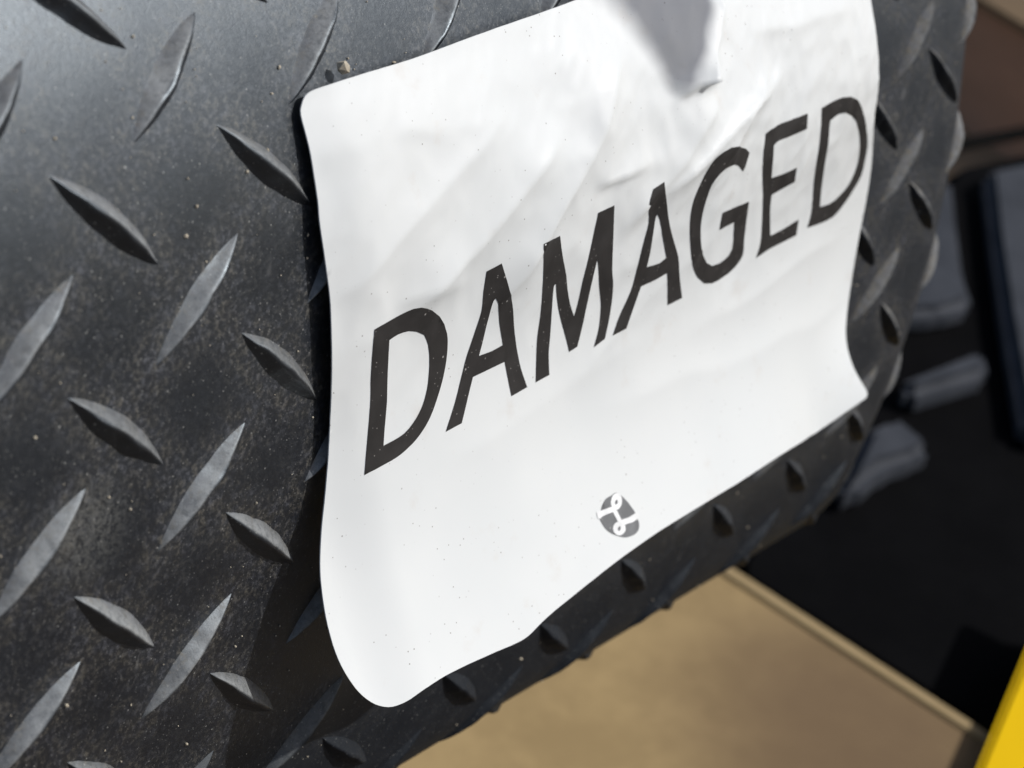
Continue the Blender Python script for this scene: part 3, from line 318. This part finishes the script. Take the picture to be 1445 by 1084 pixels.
def label_material():
    m = M('white_label_paper')
    big = m.noise(45, 3, 0.5); fine = m.noise(1800, 3, 0.6)
    col = m.mix(m.ramp(big, 0.35, 0.7), (0.735, 0.755, 0.750), (0.710, 0.733, 0.732))
    # faint brown rub marks and dark specks
    rub = m.math('MULTIPLY', m.ramp(m.noise(140, 4, 0.6), 0.60, 0.78), 0.17)
    col = m.mix(rub, col, (0.52, 0.42, 0.33))
    for sc, rad, cut in ((1150, 0.17, 0.80), (520, 0.09, 0.88)):
        w = m.stretch(1, 1.0, 1.0)
        t = m.n.new('ShaderNodeTexVoronoi'); m.put(t.inputs['Vector'], w); t.inputs['Scale'].default_value = sc
        sep = m.n.new('ShaderNodeSeparateColor'); m.l.new(t.outputs['Color'], sep.inputs[0])
        on = m.math('MULTIPLY', m.ramp(t.outputs['Distance'], rad * 0.5, rad, 1.0, 0.0), m.ramp(sep.outputs[1], cut, cut + 0.07))
        on = m.math('MULTIPLY', on, m.ramp(m.noise(110, 2, 0.5), 0.40, 0.62, 0.1, 0.75))
        col = m.mix(on, col, (0.14, 0.11, 0.09))
    m.set(Base_Color=col, Roughness=0.48, Specular_IOR_Level=0.45, Normal=m.bump(fine, 0.10, 0.00006))
    return m.m
LABEL = label_material()

def ink_material(name, c, spk):
    m = M(name)
    col = m.mix(m.ramp(m.noise(260, 4, 0.6), 0.35, 0.7), c, tuple(x * 1.35 for x in c))
    for sc, rad, cut in ((900, 0.20, 0.90), (2100, 0.24, 0.86)):
        t = m.n.new('ShaderNodeTexVoronoi'); m.put(t.inputs['Vector'], m.tc); t.inputs['Scale'].default_value = sc
        sep = m.n.new('ShaderNodeSeparateColor'); m.l.new(t.outputs['Color'], sep.inputs[0])
        on = m.math('MULTIPLY', m.ramp(t.outputs['Distance'], rad * 0.5, rad, 1.0, 0.0), m.ramp(sep.outputs[0], cut, cut + 0.06))
        col = m.mix(m.math('MULTIPLY', on, spk), col, (0.55, 0.53, 0.50))
    m.set(Base_Color=col, Roughness=0.5, Specular_IOR_Level=0.35)
    return m.m
INK = ink_material('black_print', (0.024, 0.0225, 0.022), 0.5)
INK_GREY = ink_material('grey_print', (0.15, 0.155, 0.16), 0.4)
WHITE_PRINT = ink_material('white_print', (0.76, 0.77, 0.77), 0.0)

def simple(name, a, b, scale, rough=0.6, spec=0.4, bumpd=0.0003, sx=(1, 1, 1)):
    m = M(name); w = m.stretch(*sx); n = m.noise(scale, 5, 0.6, w); n2 = m.noise(scale * 9, 4, 0.6, w)
    f = m.math('ADD', m.math('MULTIPLY', m.ramp(n, 0.3, 0.72), 0.75), m.math('MULTIPLY', m.ramp(n2, 0.3, 0.7), 0.25))
    m.set(Base_Color=m.mix(f, a, b), Roughness=rough, Specular_IOR_Level=spec, Normal=m.bump(n2, 0.3, bumpd)); return m.m
CASTER = simple('caster_brown', (0.24, 0.178, 0.090), (0.12, 0.078, 0.050), 6, 0.8, 0.2)
def card_material():
    m = M('box_cardboard'); n = m.noise(7, 4, 0.55); n2 = m.noise(38, 6, 0.7, m.stretch(1, 1, 4))
    v = m.n.new('ShaderNodeVectorMath'); v.operation = 'DISTANCE'; m.l.new(m.tc, v.inputs[0]); v.inputs[1].default_value = PAINTED_SHADE
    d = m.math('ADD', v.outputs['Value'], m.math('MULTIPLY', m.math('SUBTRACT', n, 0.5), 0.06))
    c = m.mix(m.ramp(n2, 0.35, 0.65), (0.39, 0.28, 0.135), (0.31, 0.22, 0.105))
    c = m.mix(m.ramp(d, 0.015, 0.080, 0.80, 0.0), c, (0.135, 0.087, 0.052))  # soft brown shade painted into the cardboard colour around this point
    m.set(Base_Color=c, Roughness=0.8, Specular_IOR_Level=0.2, Normal=m.bump(n2, 0.2, 0.0003)); return m.m
PAINTED_SHADE = tuple(on_plane(1235, 1050, 0.10) - on_plane(1100, 1000, 0.0))
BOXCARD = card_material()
CARD_DARK = simple('brown_board', (0.62, 0.36, 0.24), (0.50, 0.30, 0.20), 14, 0.8, 0.2, sx=(1, 1, 4))
CARD_EDGE = simple('cut_cardboard_edge', (0.37, 0.275, 0.145), (0.32, 0.235, 0.120), 60, 0.8, 0.2)
CARD_TOP = simple('pale_board', (0.17, 0.12, 0.07), (0.13, 0.09, 0.06), 14, 0.8, 0.2)
BROWN = simple('mid_brown_board', (0.42, 0.30, 0.18), (0.30, 0.22, 0.14), 14, 0.85, 0.2)
GROUND = simple('dusty_brown_ground', (0.10, 0.077, 0.055), (0.07, 0.054, 0.040), 25, 0.9, 0.2, 0.002)
BLACK = simple('black_moulded_rubber', (0.0022, 0.0022, 0.0026), (0.004, 0.004, 0.0045), 40, 0.9, 0.05)
BLOCK = simple('dusty_grey_rubber', (0.028, 0.032, 0.040), (0.050, 0.055, 0.066), 60, 0.75, 0.3)
RIB = simple('dark_rib_rubber', (0.012, 0.013, 0.015), (0.020, 0.021, 0.023), 60, 0.8, 0.2)
YELLOW = simple('yellow_paint', (0.82, 0.52, 0.0), (0.78, 0.49, 0.0), 30, 0.65, 0.15)
CABLE = simple('black_cable_sheath', (0.003, 0.003, 0.003), (0.005, 0.005, 0.005), 50, 0.9, 0.08)
GRIT = simple('pale_grit', (0.62, 0.56, 0.44), (0.42, 0.36, 0.27), 900, 0.6, 0.4)

# ---------------------------------------------------------------- ground
gs = 60.0
g = mesh_obj('ground', [(-gs, -gs, 0), (gs, -gs, 0), (gs, gs, 0), (-gs, gs, 0)], [(0, 1, 2, 3)], GROUND, smooth=False)
tag(g, kind='structure')

# ---------------------------------------------------------------- the rubber mat
us = np.concatenate([np.arange(-4.0, 8.4, 0.045), np.arange(8.4, 9.9, 0.03), np.array([10.2, 11, 12])])
vs = np.concatenate([np.arange(-4.5, 4.1, 0.045), np.arange(4.1, 6.3, 0.03), np.array([6.6, 8, 10])])
UU, VV = np.meshgrid(us, vs, indexing='ij')
P, N = surf(UU, VV, mat_h(UU, VV))
TH = 0.22
Pb, _ = surf(UU, VV, mat_h(UU, VV) - TH)
nu, nv = UU.shape
V1 = to_world(P.reshape(-1, 3)); V2 = to_world(Pb.reshape(-1, 3))
F1 = grid_faces(nu, nv); F2 = grid_faces(nu, nv, nu * nv, True)
ring = [i * nv for i in range(nu)] + [(nu - 1) * nv + j for j in range(1, nv)] + [i * nv + nv - 1 for i in range(nu - 2, -1, -1)] + [j for j in range(nv - 2, 0, -1)]
n0 = nu * nv
F3 = [(ring[k], ring[k - 1], ring[k - 1] + n0, ring[k] + n0) for k in range(len(ring))]
mat_base = tuple(to_world(surf(4.0, 4.2)[0]))
root = empty('rubber_mat', mat_base)
tag(root, 'curved black rubber mat with raised diamond tread bars, dusty, carrying the white label', 'rubber mat')
sheet = mesh_obj('mat_sheet', np.vstack([V1, V2]), [tuple(f) for f in F1] + [tuple(f) for f in F2] + F3, RUBBER, root, mat_base)
tr = np.array(TREADS)
def dust_field(u, v, h):
    d = np.zeros_like(u)
    for (a, b, ang) in TREADS:
        m = (np.abs(u - a) < 0.8) & (np.abs(v - b) < 0.8)
        if not m.any(): continue
        c, s = math.cos(R(ang)), math.sin(R(ang))
        x = (u[m] - a) * c + (v[m] - b) * s; y = -(u[m] - a) * s + (v[m] - b) * c
        r = np.maximum(np.sqrt((x / 1.35) ** 2 + y ** 2 * 6) - 0.25, 0)
        d[m] = np.maximum(d[m], np.exp(-(r / 0.24) ** 2))
    return d
du = dust_field(UU.ravel(), VV.ravel(), 0)
fl = 0.10 + 0.90 * sm((4.0 - VV.ravel()) / 1.2)
du = du * 0.36 * fl
at = sheet.data.attributes.new('dust', 'FLOAT', 'POINT')
at.data.foreach_set('value', np.concatenate([du, du * 0]).astype(np.float32))
at = sheet.data.attributes.new('matte', 'FLOAT', 'POINT'); ma = np.maximum(sm((VV.ravel() - 2.9) / 1.0), 0.6 * sm((UU.ravel() - 4.0) / 2.5))
at.data.foreach_set('value', np.concatenate([ma, ma]).astype(np.float32))
at = sheet.data.attributes.new('film', 'FLOAT', 'POINT')
at.data.foreach_set('value', np.concatenate([fl, fl]).astype(np.float32))

# one raised bar: a pointed lens with steep flanks and a soft crest
def tread(u0, v0, ang, rnd):
    na, nq = 41, 21
    a = np.sin(np.linspace(-1, 1, na) * math.pi / 2); q = np.linspace(-1, 1, nq)
    q = np.sign(q) * np.abs(q) ** 0.8
    A, Q = np.meshgrid(a, q, indexing='ij')
    L = TREAD_L + rnd.uniform(-.008, .008); W = TREAD_W
    w = W * (1 - A ** 2) ** 0.9 + 0.003
    bend = 0.0 + rnd.uniform(-.006, .006)
    x = A * L; y = Q * w + bend * (1 - A ** 2)
    Qc = Q + (0.16 * noise2(A * 1.9 + u0 * 9, v0 * 4, 12) + 0.07 * noise2(A * 6.0 + u0 * 9, v0 * 4, 14)) * 2 * (1 - Q ** 2)
    q2 = (np.sqrt(Qc * Qc + 0.008) - 0.0894) / 0.9146
    cr = np.clip(1 - 1.16 * q2 + 0.16 * q2 ** 4, 0, 1)
    H = TREAD_H * (1 - 0.45 * float(sm((v0 - 3.8) / 0.8))) * (1 - A ** 2) ** 0.9
    h = H * cr - 0.006
    x = x + 0.004 * noise2(A * 3 + u0 * 5, Q * 2 + v0, 2); y = y + 0.010 * noise2(A * 2.3 + u0 * 7, 0.3 * Q + v0 * 5, 7) * (1 - A ** 2) + 0.003 * noise2(A * 9 + u0 * 7, 2 * Q + v0 * 5, 9)
    h = h + 0.004 * noise2(A * 4 + u0 * 3, Q * 1.5 + v0 * 3, 5) * (1 - A ** 2) * (1 - Q ** 2)
    c, s = math.cos(R(ang)), math.sin(R(ang))
    u = u0 + x * c - y * s; v = v0 + x * s + y * c
    P, _ = surf(u, v, h + mat_h(u, v))
        # settled dust whitens the face of the bar that looks up; the shoulder under the label gets little, its bars painted near black for the shade there
    up = (-Q if c > 0 else Q); fac = float(sm((3.9 - v0) / 1.1)) * 0.97 + 0.03
    worn = sm((up + 0.02) / 0.10) * (1 - 0.75 * np.clip(up, 0, 1) ** 2) * (1 - A ** 8) * rnd.uniform(0.55, 0.95) * fac * float(1 - 0.12 * sm((u0 - 4.0) / 3.0))
    dust = (0.10 * sm((up + 0.02) / 0.16) + 0.75 * np.clip(up, 0, 1) ** 1.6 + 0.5 * sm((np.abs(A) - 0.5) / 0.5) * np.clip(up + 0.1, 0, 1)) * fac
    dust = dust + 0.50 * fac * float(sm((u0 - 4.0) / 3.0)) * sm((up + 0.02) / 0.2)
    return to_world(P.reshape(-1, 3)), grid_faces(na, nq), dust.ravel(), worn.ravel()
rnd = random.Random(3)
for (u0, v0, ang) in TREADS:
    tv, tf, td, tn = tread(u0, v0, ang + rnd.uniform(-1, 1), rnd)
    o = mesh_obj('tread_bar', tv, tf, RUBBER, root, mat_base)
    at = o.data.attributes.new('dust', 'FLOAT', 'POINT'); at.data.foreach_set('value', td.astype(np.float32))
    at = o.data.attributes.new('worn', 'FLOAT', 'POINT'); at.data.foreach_set('value', tn.astype(np.float32))
    at = o.data.attributes.new('matte', 'FLOAT', 'POINT'); at.data.foreach_set('value', np.full(len(tn), max(float(sm((u0 - 3.5) / 3.0)), float(sm((v0 - 2.9) / 1.0))), np.float32))

# ---------------------------------------------------------------- the label
lab_base = tuple(to_world(label_point(2.9, 3.4)[0]))
lroot = empty('damaged_label', lab_base)
tag(lroot, 'creased white sticker printed DAMAGED in bold black capitals, stuck across the rubber mat', 'label')
V, Fc = fill([LABEL_OUTLINE], 0.026)
Pt, Nn = label_point(V[:, 0], V[:, 1])
tw = to_world(Pt)
# true normals for the thickness
th = 0.007
Pt2, _ = label_point(V[:, 0], V[:, 1], -th)
n = len(V)
e = {}
for f in Fc:
    for k in range(3):
        a, b = int(f[k]), int(f[(k + 1) % 3])
        e[(a, b)] = e.get((a, b), 0) + 1
rim = [(a, b) for (a, b) in e if (b, a) not in e]
rv = {}
for a, b in rim:
    rv.setdefault(a, len(rv)); rv.setdefault(b, len(rv))
ridx = np.array(sorted(rv, key=rv.get)); nr = len(ridx)
# (s, t) increase right and down, so a counter-clockwise (s, t) triangle faces away: turn the top over
fs = [(int(f[0]), int(f[2]), int(f[1])) for f in Fc] + [(int(f[0]) + n, int(f[1]) + n, int(f[2]) + n) for f in Fc]
fs += [(rv[a] + 2 * n, rv[b] + 2 * n, rv[b] + 2 * n + nr, rv[a] + 2 * n + nr) for (a, b) in rim]
tw2 = to_world(Pt2)
mesh_obj('label_sheet', np.vstack([tw, tw2, tw[ridx], tw2[ridx]]), fs, LABEL, lroot, lab_base)
def printed(name, loops, mat, parent, off, step=0.035):
    V, Fc = fill(loops, step)
    P, _ = label_point(V[:, 0], V[:, 1], off)
    return mesh_obj(name, to_world(P), [(int(f[0]), int(f[2]), int(f[1])) for f in Fc], mat, parent, lab_base)
for ch, loops in LETTERS:
    o = printed('letter', loops, INK, lroot, 0.0028, 0.026)
    o['label'] = 'printed black capital ' + ch
em = printed('emblem', [EMBLEM], INK_GREY, lroot, 0.0022)
em['label'] = 'small grey oval emblem with a white looped line'
for k, loops in enumerate(EMBLEM_STROKES):
    o = printed('emblem_line', loops, WHITE_PRINT, em, 0.0036 + 0.0005 * k)

# ---------------------------------------------------------------- loose grit on mat and label
def rock(c, r, rr, verts, faces):
    n0 = len(verts); ph = (1 + 5 ** .5) / 2
    ico = [(-1, ph, 0), (1, ph, 0), (-1, -ph, 0), (1, -ph, 0), (0, -1, ph), (0, 1, ph), (0, -1, -ph), (0, 1, -ph), (ph, 0, -1), (ph, 0, 1), (-ph, 0, -1), (-ph, 0, 1)]
    fc = [(0, 11, 5), (0, 5, 1), (0, 1, 7), (0, 7, 10), (0, 10, 11), (1, 5, 9), (5, 11, 4), (11, 10, 2), (10, 7, 6), (7, 1, 8), (3, 9, 4), (3, 4, 2), (3, 2, 6), (3, 6, 8), (3, 8, 9), (4, 9, 5), (2, 4, 11), (6, 2, 10), (8, 6, 7), (9, 8, 1)]
    sx, sy, sz = [r * rr.uniform(.5, 1.2) / 1.9 for _ in range(3)]
    for p in ico: verts.append((c[0] + p[0] * sx * rr.uniform(.8, 1.2), c[1] + p[1] * sy * rr.uniform(.8, 1.2), c[2] + p[2] * sz * rr.uniform(.8, 1.2)))
    faces += [tuple(i + n0 for i in f) for f in fc]
rr = random.Random(11); gv, gf = [], []
for k in range(420):
    u = rr.uniform(-1.6, 2.2); v = rr.uniform(-1.6, 3.8)
    if k % 2:
        a = TREADS[rr.randrange(len(TREADS))]; u = a[0] + rr.gauss(0, .25); v = a[1] + rr.gauss(0, .25)
        if u > 9.0 or v > 4.6: continue
    p = to_world(surf(u, v, 0.006 + float(mat_h(np.float64(u), np.float64(v))))[0])
    rock(p, rr.choice([.00010, .00013, .00016, .00024]) * rr.uniform(.7, 1.2), rr, gv, gf)
o = mesh_obj('grit_specks', gv, gf, GRIT, smooth=False)
tag(o, 'tiny pale specks of grit scattered over the black rubber mat', 'grit', kind='stuff')
gv, gf = [], []
p = to_world(surf(*(1.6, -0.45), 0.012)[0]); rock(p, 0.0009, rr, gv, gf)
o = mesh_obj('grit_grain', (np.array(gv)).tolist(), gf, GRIT, origin=tuple(p), smooth=False)
tag(o, 'single cream grain of grit on the rubber just above the top edge of the label', 'grit')

# ---------------------------------------------------------------- background: things on the ground behind
def prism(name, poly, z1, z0, mat, parent, base, bev=0.0015):
    bm = bmesh.new()
    top = [bm.verts.new(on_plane(x, y, z1) - np.array(base)) for x, y in poly]
    f = bm.faces.new(top); f.normal_update()
    if f.normal.z < 0: f.normal_flip()
    r = bmesh.ops.extrude_face_region(bm, geom=[f])
    vv = [x for x in r['geom'] if isinstance(x, bmesh.types.BMVert)]
    # the extruded copy becomes the top
    for v in top: v.co.z = z0 - base[2]
    bmesh.ops.recalc_face_normals(bm, faces=bm.faces)
    if bev: bmesh.ops.bevel(bm, geom=list(bm.edges), offset=bev, segments=3, affect='EDGES')
    me = bpy.data.meshes.new(name); bm.to_mesh(me); bm.free(); me.materials.append(mat)
    o = bpy.data.objects.new(name, me); COL.objects.link(o)
    if parent: o.parent = parent
    else: o.location = base
    return o
# cardboard lying in front
ZC = 0.10
cb = tuple(on_plane(1100, 1000, 0.0))
croot = empty('cardboard_box', cb)
tag(croot, 'plain brown cardboard box out of focus below the mat, one edge catching the light', 'cardboard box')
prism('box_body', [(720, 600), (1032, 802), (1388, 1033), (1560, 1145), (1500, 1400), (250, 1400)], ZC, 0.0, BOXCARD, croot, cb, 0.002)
prism('box_edge', [(700, 589), (1034, 800), (1390, 1030), (1570, 1146), (1560, 1157), (1382, 1041), (1027, 812), (694, 600)], ZC + 0.0012, ZC - 0.002, CARD_EDGE, croot, cb, 0.0005)
# black block with raised pads
bb = tuple(on_plane(1350, 600, 0.0))
broot = empty('tread_block', bb)
tag(broot, 'blurred black rubber block with dusty grey raised pads behind the right end of the mat', 'rubber block')
prism('body', [(1040, 790), (1180, 560), (1300, 300), (1350, 232), (1600, 180), (1750, 700), (1560, 1130), (1400, 1044), (1160, 890), (1040, 815)], 0.085, 0.0, BLACK, broot, bb, 0.004)  # left end drawn out as black rubber over ground that is only shaded
for poly in ([(1240, 440), (1300, 262), (1346, 244), (1352, 300), (1362, 380), (1378, 424), (1330, 438)],
             [(1392, 236), (1560, 200), (1600, 640), (1446, 600), (1418, 440), (1402, 330)],
             [(1272, 530), (1320, 512), (1390, 484), (1402, 522), (1340, 540), (1288, 556)],
             [(1180, 690), (1225, 600), (1268, 580), (1322, 624), (1300, 640), (1250, 655), (1214, 690)]):
    prism('raised_pad', poly, 0.096, 0.083, BLOCK, broot, bb, 0.004)
# board at the top right
wb = tuple(on_plane(1445, 190, 0.0))
def ledge(A, B, z1, z0, depth, mat, name, parent, base):
    a = on_plane(*A, z1); b = on_plane(*B, z1); d = (b - a); d[2] = 0; d /= np.linalg.norm(d); nrm = np.array([-d[1], d[0], 0])
    if nrm[1] < 0: nrm = -nrm
    vs_ = []
    for z in (z0, z1):
        for p in (a, b, b + nrm * depth, a + nrm * depth): vs_.append((p[0], p[1], z))
    fs_ = [(0, 3, 2, 1), (4, 5, 6, 7), (0, 1, 5, 4), (1, 2, 6, 5), (2, 3, 7, 6), (3, 0, 4, 7)]
    bm = bmesh.new(); vv = [bm.verts.new(np.array(p) - np.array(base)) for p in vs_]
    for f in fs_: bm.faces.new([vv[i] for i in f])
    bmesh.ops.recalc_face_normals(bm, faces=bm.faces); bmesh.ops.bevel(bm, geom=list(bm.edges), offset=0.002, segments=2, affect='EDGES')
    me = bpy.data.meshes.new(name); bm.to_mesh(me); bm.free(); me.materials.append(mat)
    o = bpy.data.objects.new(name, me); COL.objects.link(o); o.parent = parent; return o
wroot = empty('brown_board', wb)
tag(wroot, 'dark brown board standing at the top right corner with a pale top', 'board')
ledge((1250, -75), (1620, 145), 0.078, 0.0, 0.05, CARD_DARK, 'board_side', wroot, wb)
ledge((1252, -78), (1618, 141), 0.083, 0.0785, 0.046, CARD_TOP, 'board_top', wroot, wb)
# flat board under it
fb = tuple(on_plane(1410, 240, 0.0)); froot = empty('board_scrap', fb)
tag(froot, 'flat brown board lying below the black cable at right', 'board')
prism('scrap_panel', [(1200, 60), (1330, 120), (1700, 330), (1600, 520), (1150, 420)], 0.012, 0.0, BROWN, froot, fb, 0.001)
# cable
def tube(pts, rad, mat, name, parent=None, base=(0, 0, 0), seg=20):
    pts = [Vector(p) - Vector(base) for p in pts]; vs_ = []; fs_ = []
    for i, p in enumerate(pts):
        t = (pts[min(i + 1, len(pts) - 1)] - pts[max(i - 1, 0)]).normalized(); x = t.cross(Vector((0, 0, 1))).normalized(); y = t.cross(x)
        for k in range(seg):
            a = 2 * math.pi * k / seg; vs_.append(tuple(p + x * math.cos(a) * rad + y * math.sin(a) * rad))
    for i in range(len(pts) - 1):
        for k in range(seg): fs_.append((i * seg + k, i * seg + (k + 1) % seg, (i + 1) * seg + (k + 1) % seg, (i + 1) * seg + k))
    fs_.append(tuple(range(seg))[::-1]); fs_.append(tuple((len(pts) - 1) * seg + k for k in range(seg)))
    o = mesh_obj(name, [tuple(Vector(v) + Vector(base)) for v in vs_], fs_, mat, parent, base)
    return o
cp = [on_plane(1290 + 28 * k, 222 - 6.5 * k - 2 * math.sin(k * .7), 0.05) for k in range(14)]
o = tube(cp, 0.0032, CABLE, 'black_cable', None, tuple(cp[0])); tag(o, 'thin black cable crossing the brown ground under the board at right', 'cable')
# yellow panel
yb = tuple(on_plane(1500, 1300, 0.0)); yroot = empty('yellow_panel', yb)
tag(yroot, 'bright yellow painted metal panel cutting across the bottom right corner', 'panel')
prism('panel_top', [(1342, 1180), (1384, 1072), (1452, 908), (1490, 815), (1560, 850), (1530, 1290), (1400, 1260)], 0.109, 0.106, YELLOW, yroot, yb, 0.0018)
prism('panel_skirt', [(1362, 1190), (1404, 1080), (1472, 920), (1500, 845), (1550, 870), (1520, 1270), (1410, 1240)], 0.106, 0.0, YELLOW, yroot, yb, 0.001)

# an unseen pointed piece added to cast the wedge of shadow at the top of the label
sh = [((2.985, 0.653), 0.16), ((2.650, 0.045), 0.45), ((3.428, 0.203), 0.15)]
pts = []
for (s_, t_), dist in sh:
    q = to_world(label_point(np.float64(s_), np.float64(t_))[0]); pts.append(Vector(q) + SUN * dist)
tip, A_, B_ = pts
A2 = tip + (A_ - tip) * 1.7; B2 = tip + (B_ - tip) * 1.7
nn_ = (A2 - tip).cross(B2 - tip).normalized() * 0.0015
ctr = (tip + A2 + B2) / 3
rg = random.Random(5)
ea = [tip.lerp(A2, k / 8) + (B2 - A2) * (rg.uniform(-.05, .05) if k < 8 else 0) for k in range(1, 9)]; eb = [tip.lerp(B2, k / 8) + (B2 - A2) * rg.uniform(-.02, .02) for k in range(1, 9)]
vv = [tip] + ea + eb[::-1]; nv_ = len(vv)
vs_ = [tuple(p - nn_) for p in vv] + [tuple(p + nn_) for p in vv]
o = mesh_obj('shadow_caster', vs_, [tuple(range(nv_))[::-1], tuple(range(nv_, 2 * nv_))] + [(k, (k + 1) % nv_, (k + 1) % nv_ + nv_, k + nv_) for k in range(nv_)], CASTER, None, tuple(ctr), smooth=False)
tag(o, 'unseen brown pointed piece added above the mat to cast the wedge of shadow on the label', 'cardboard')
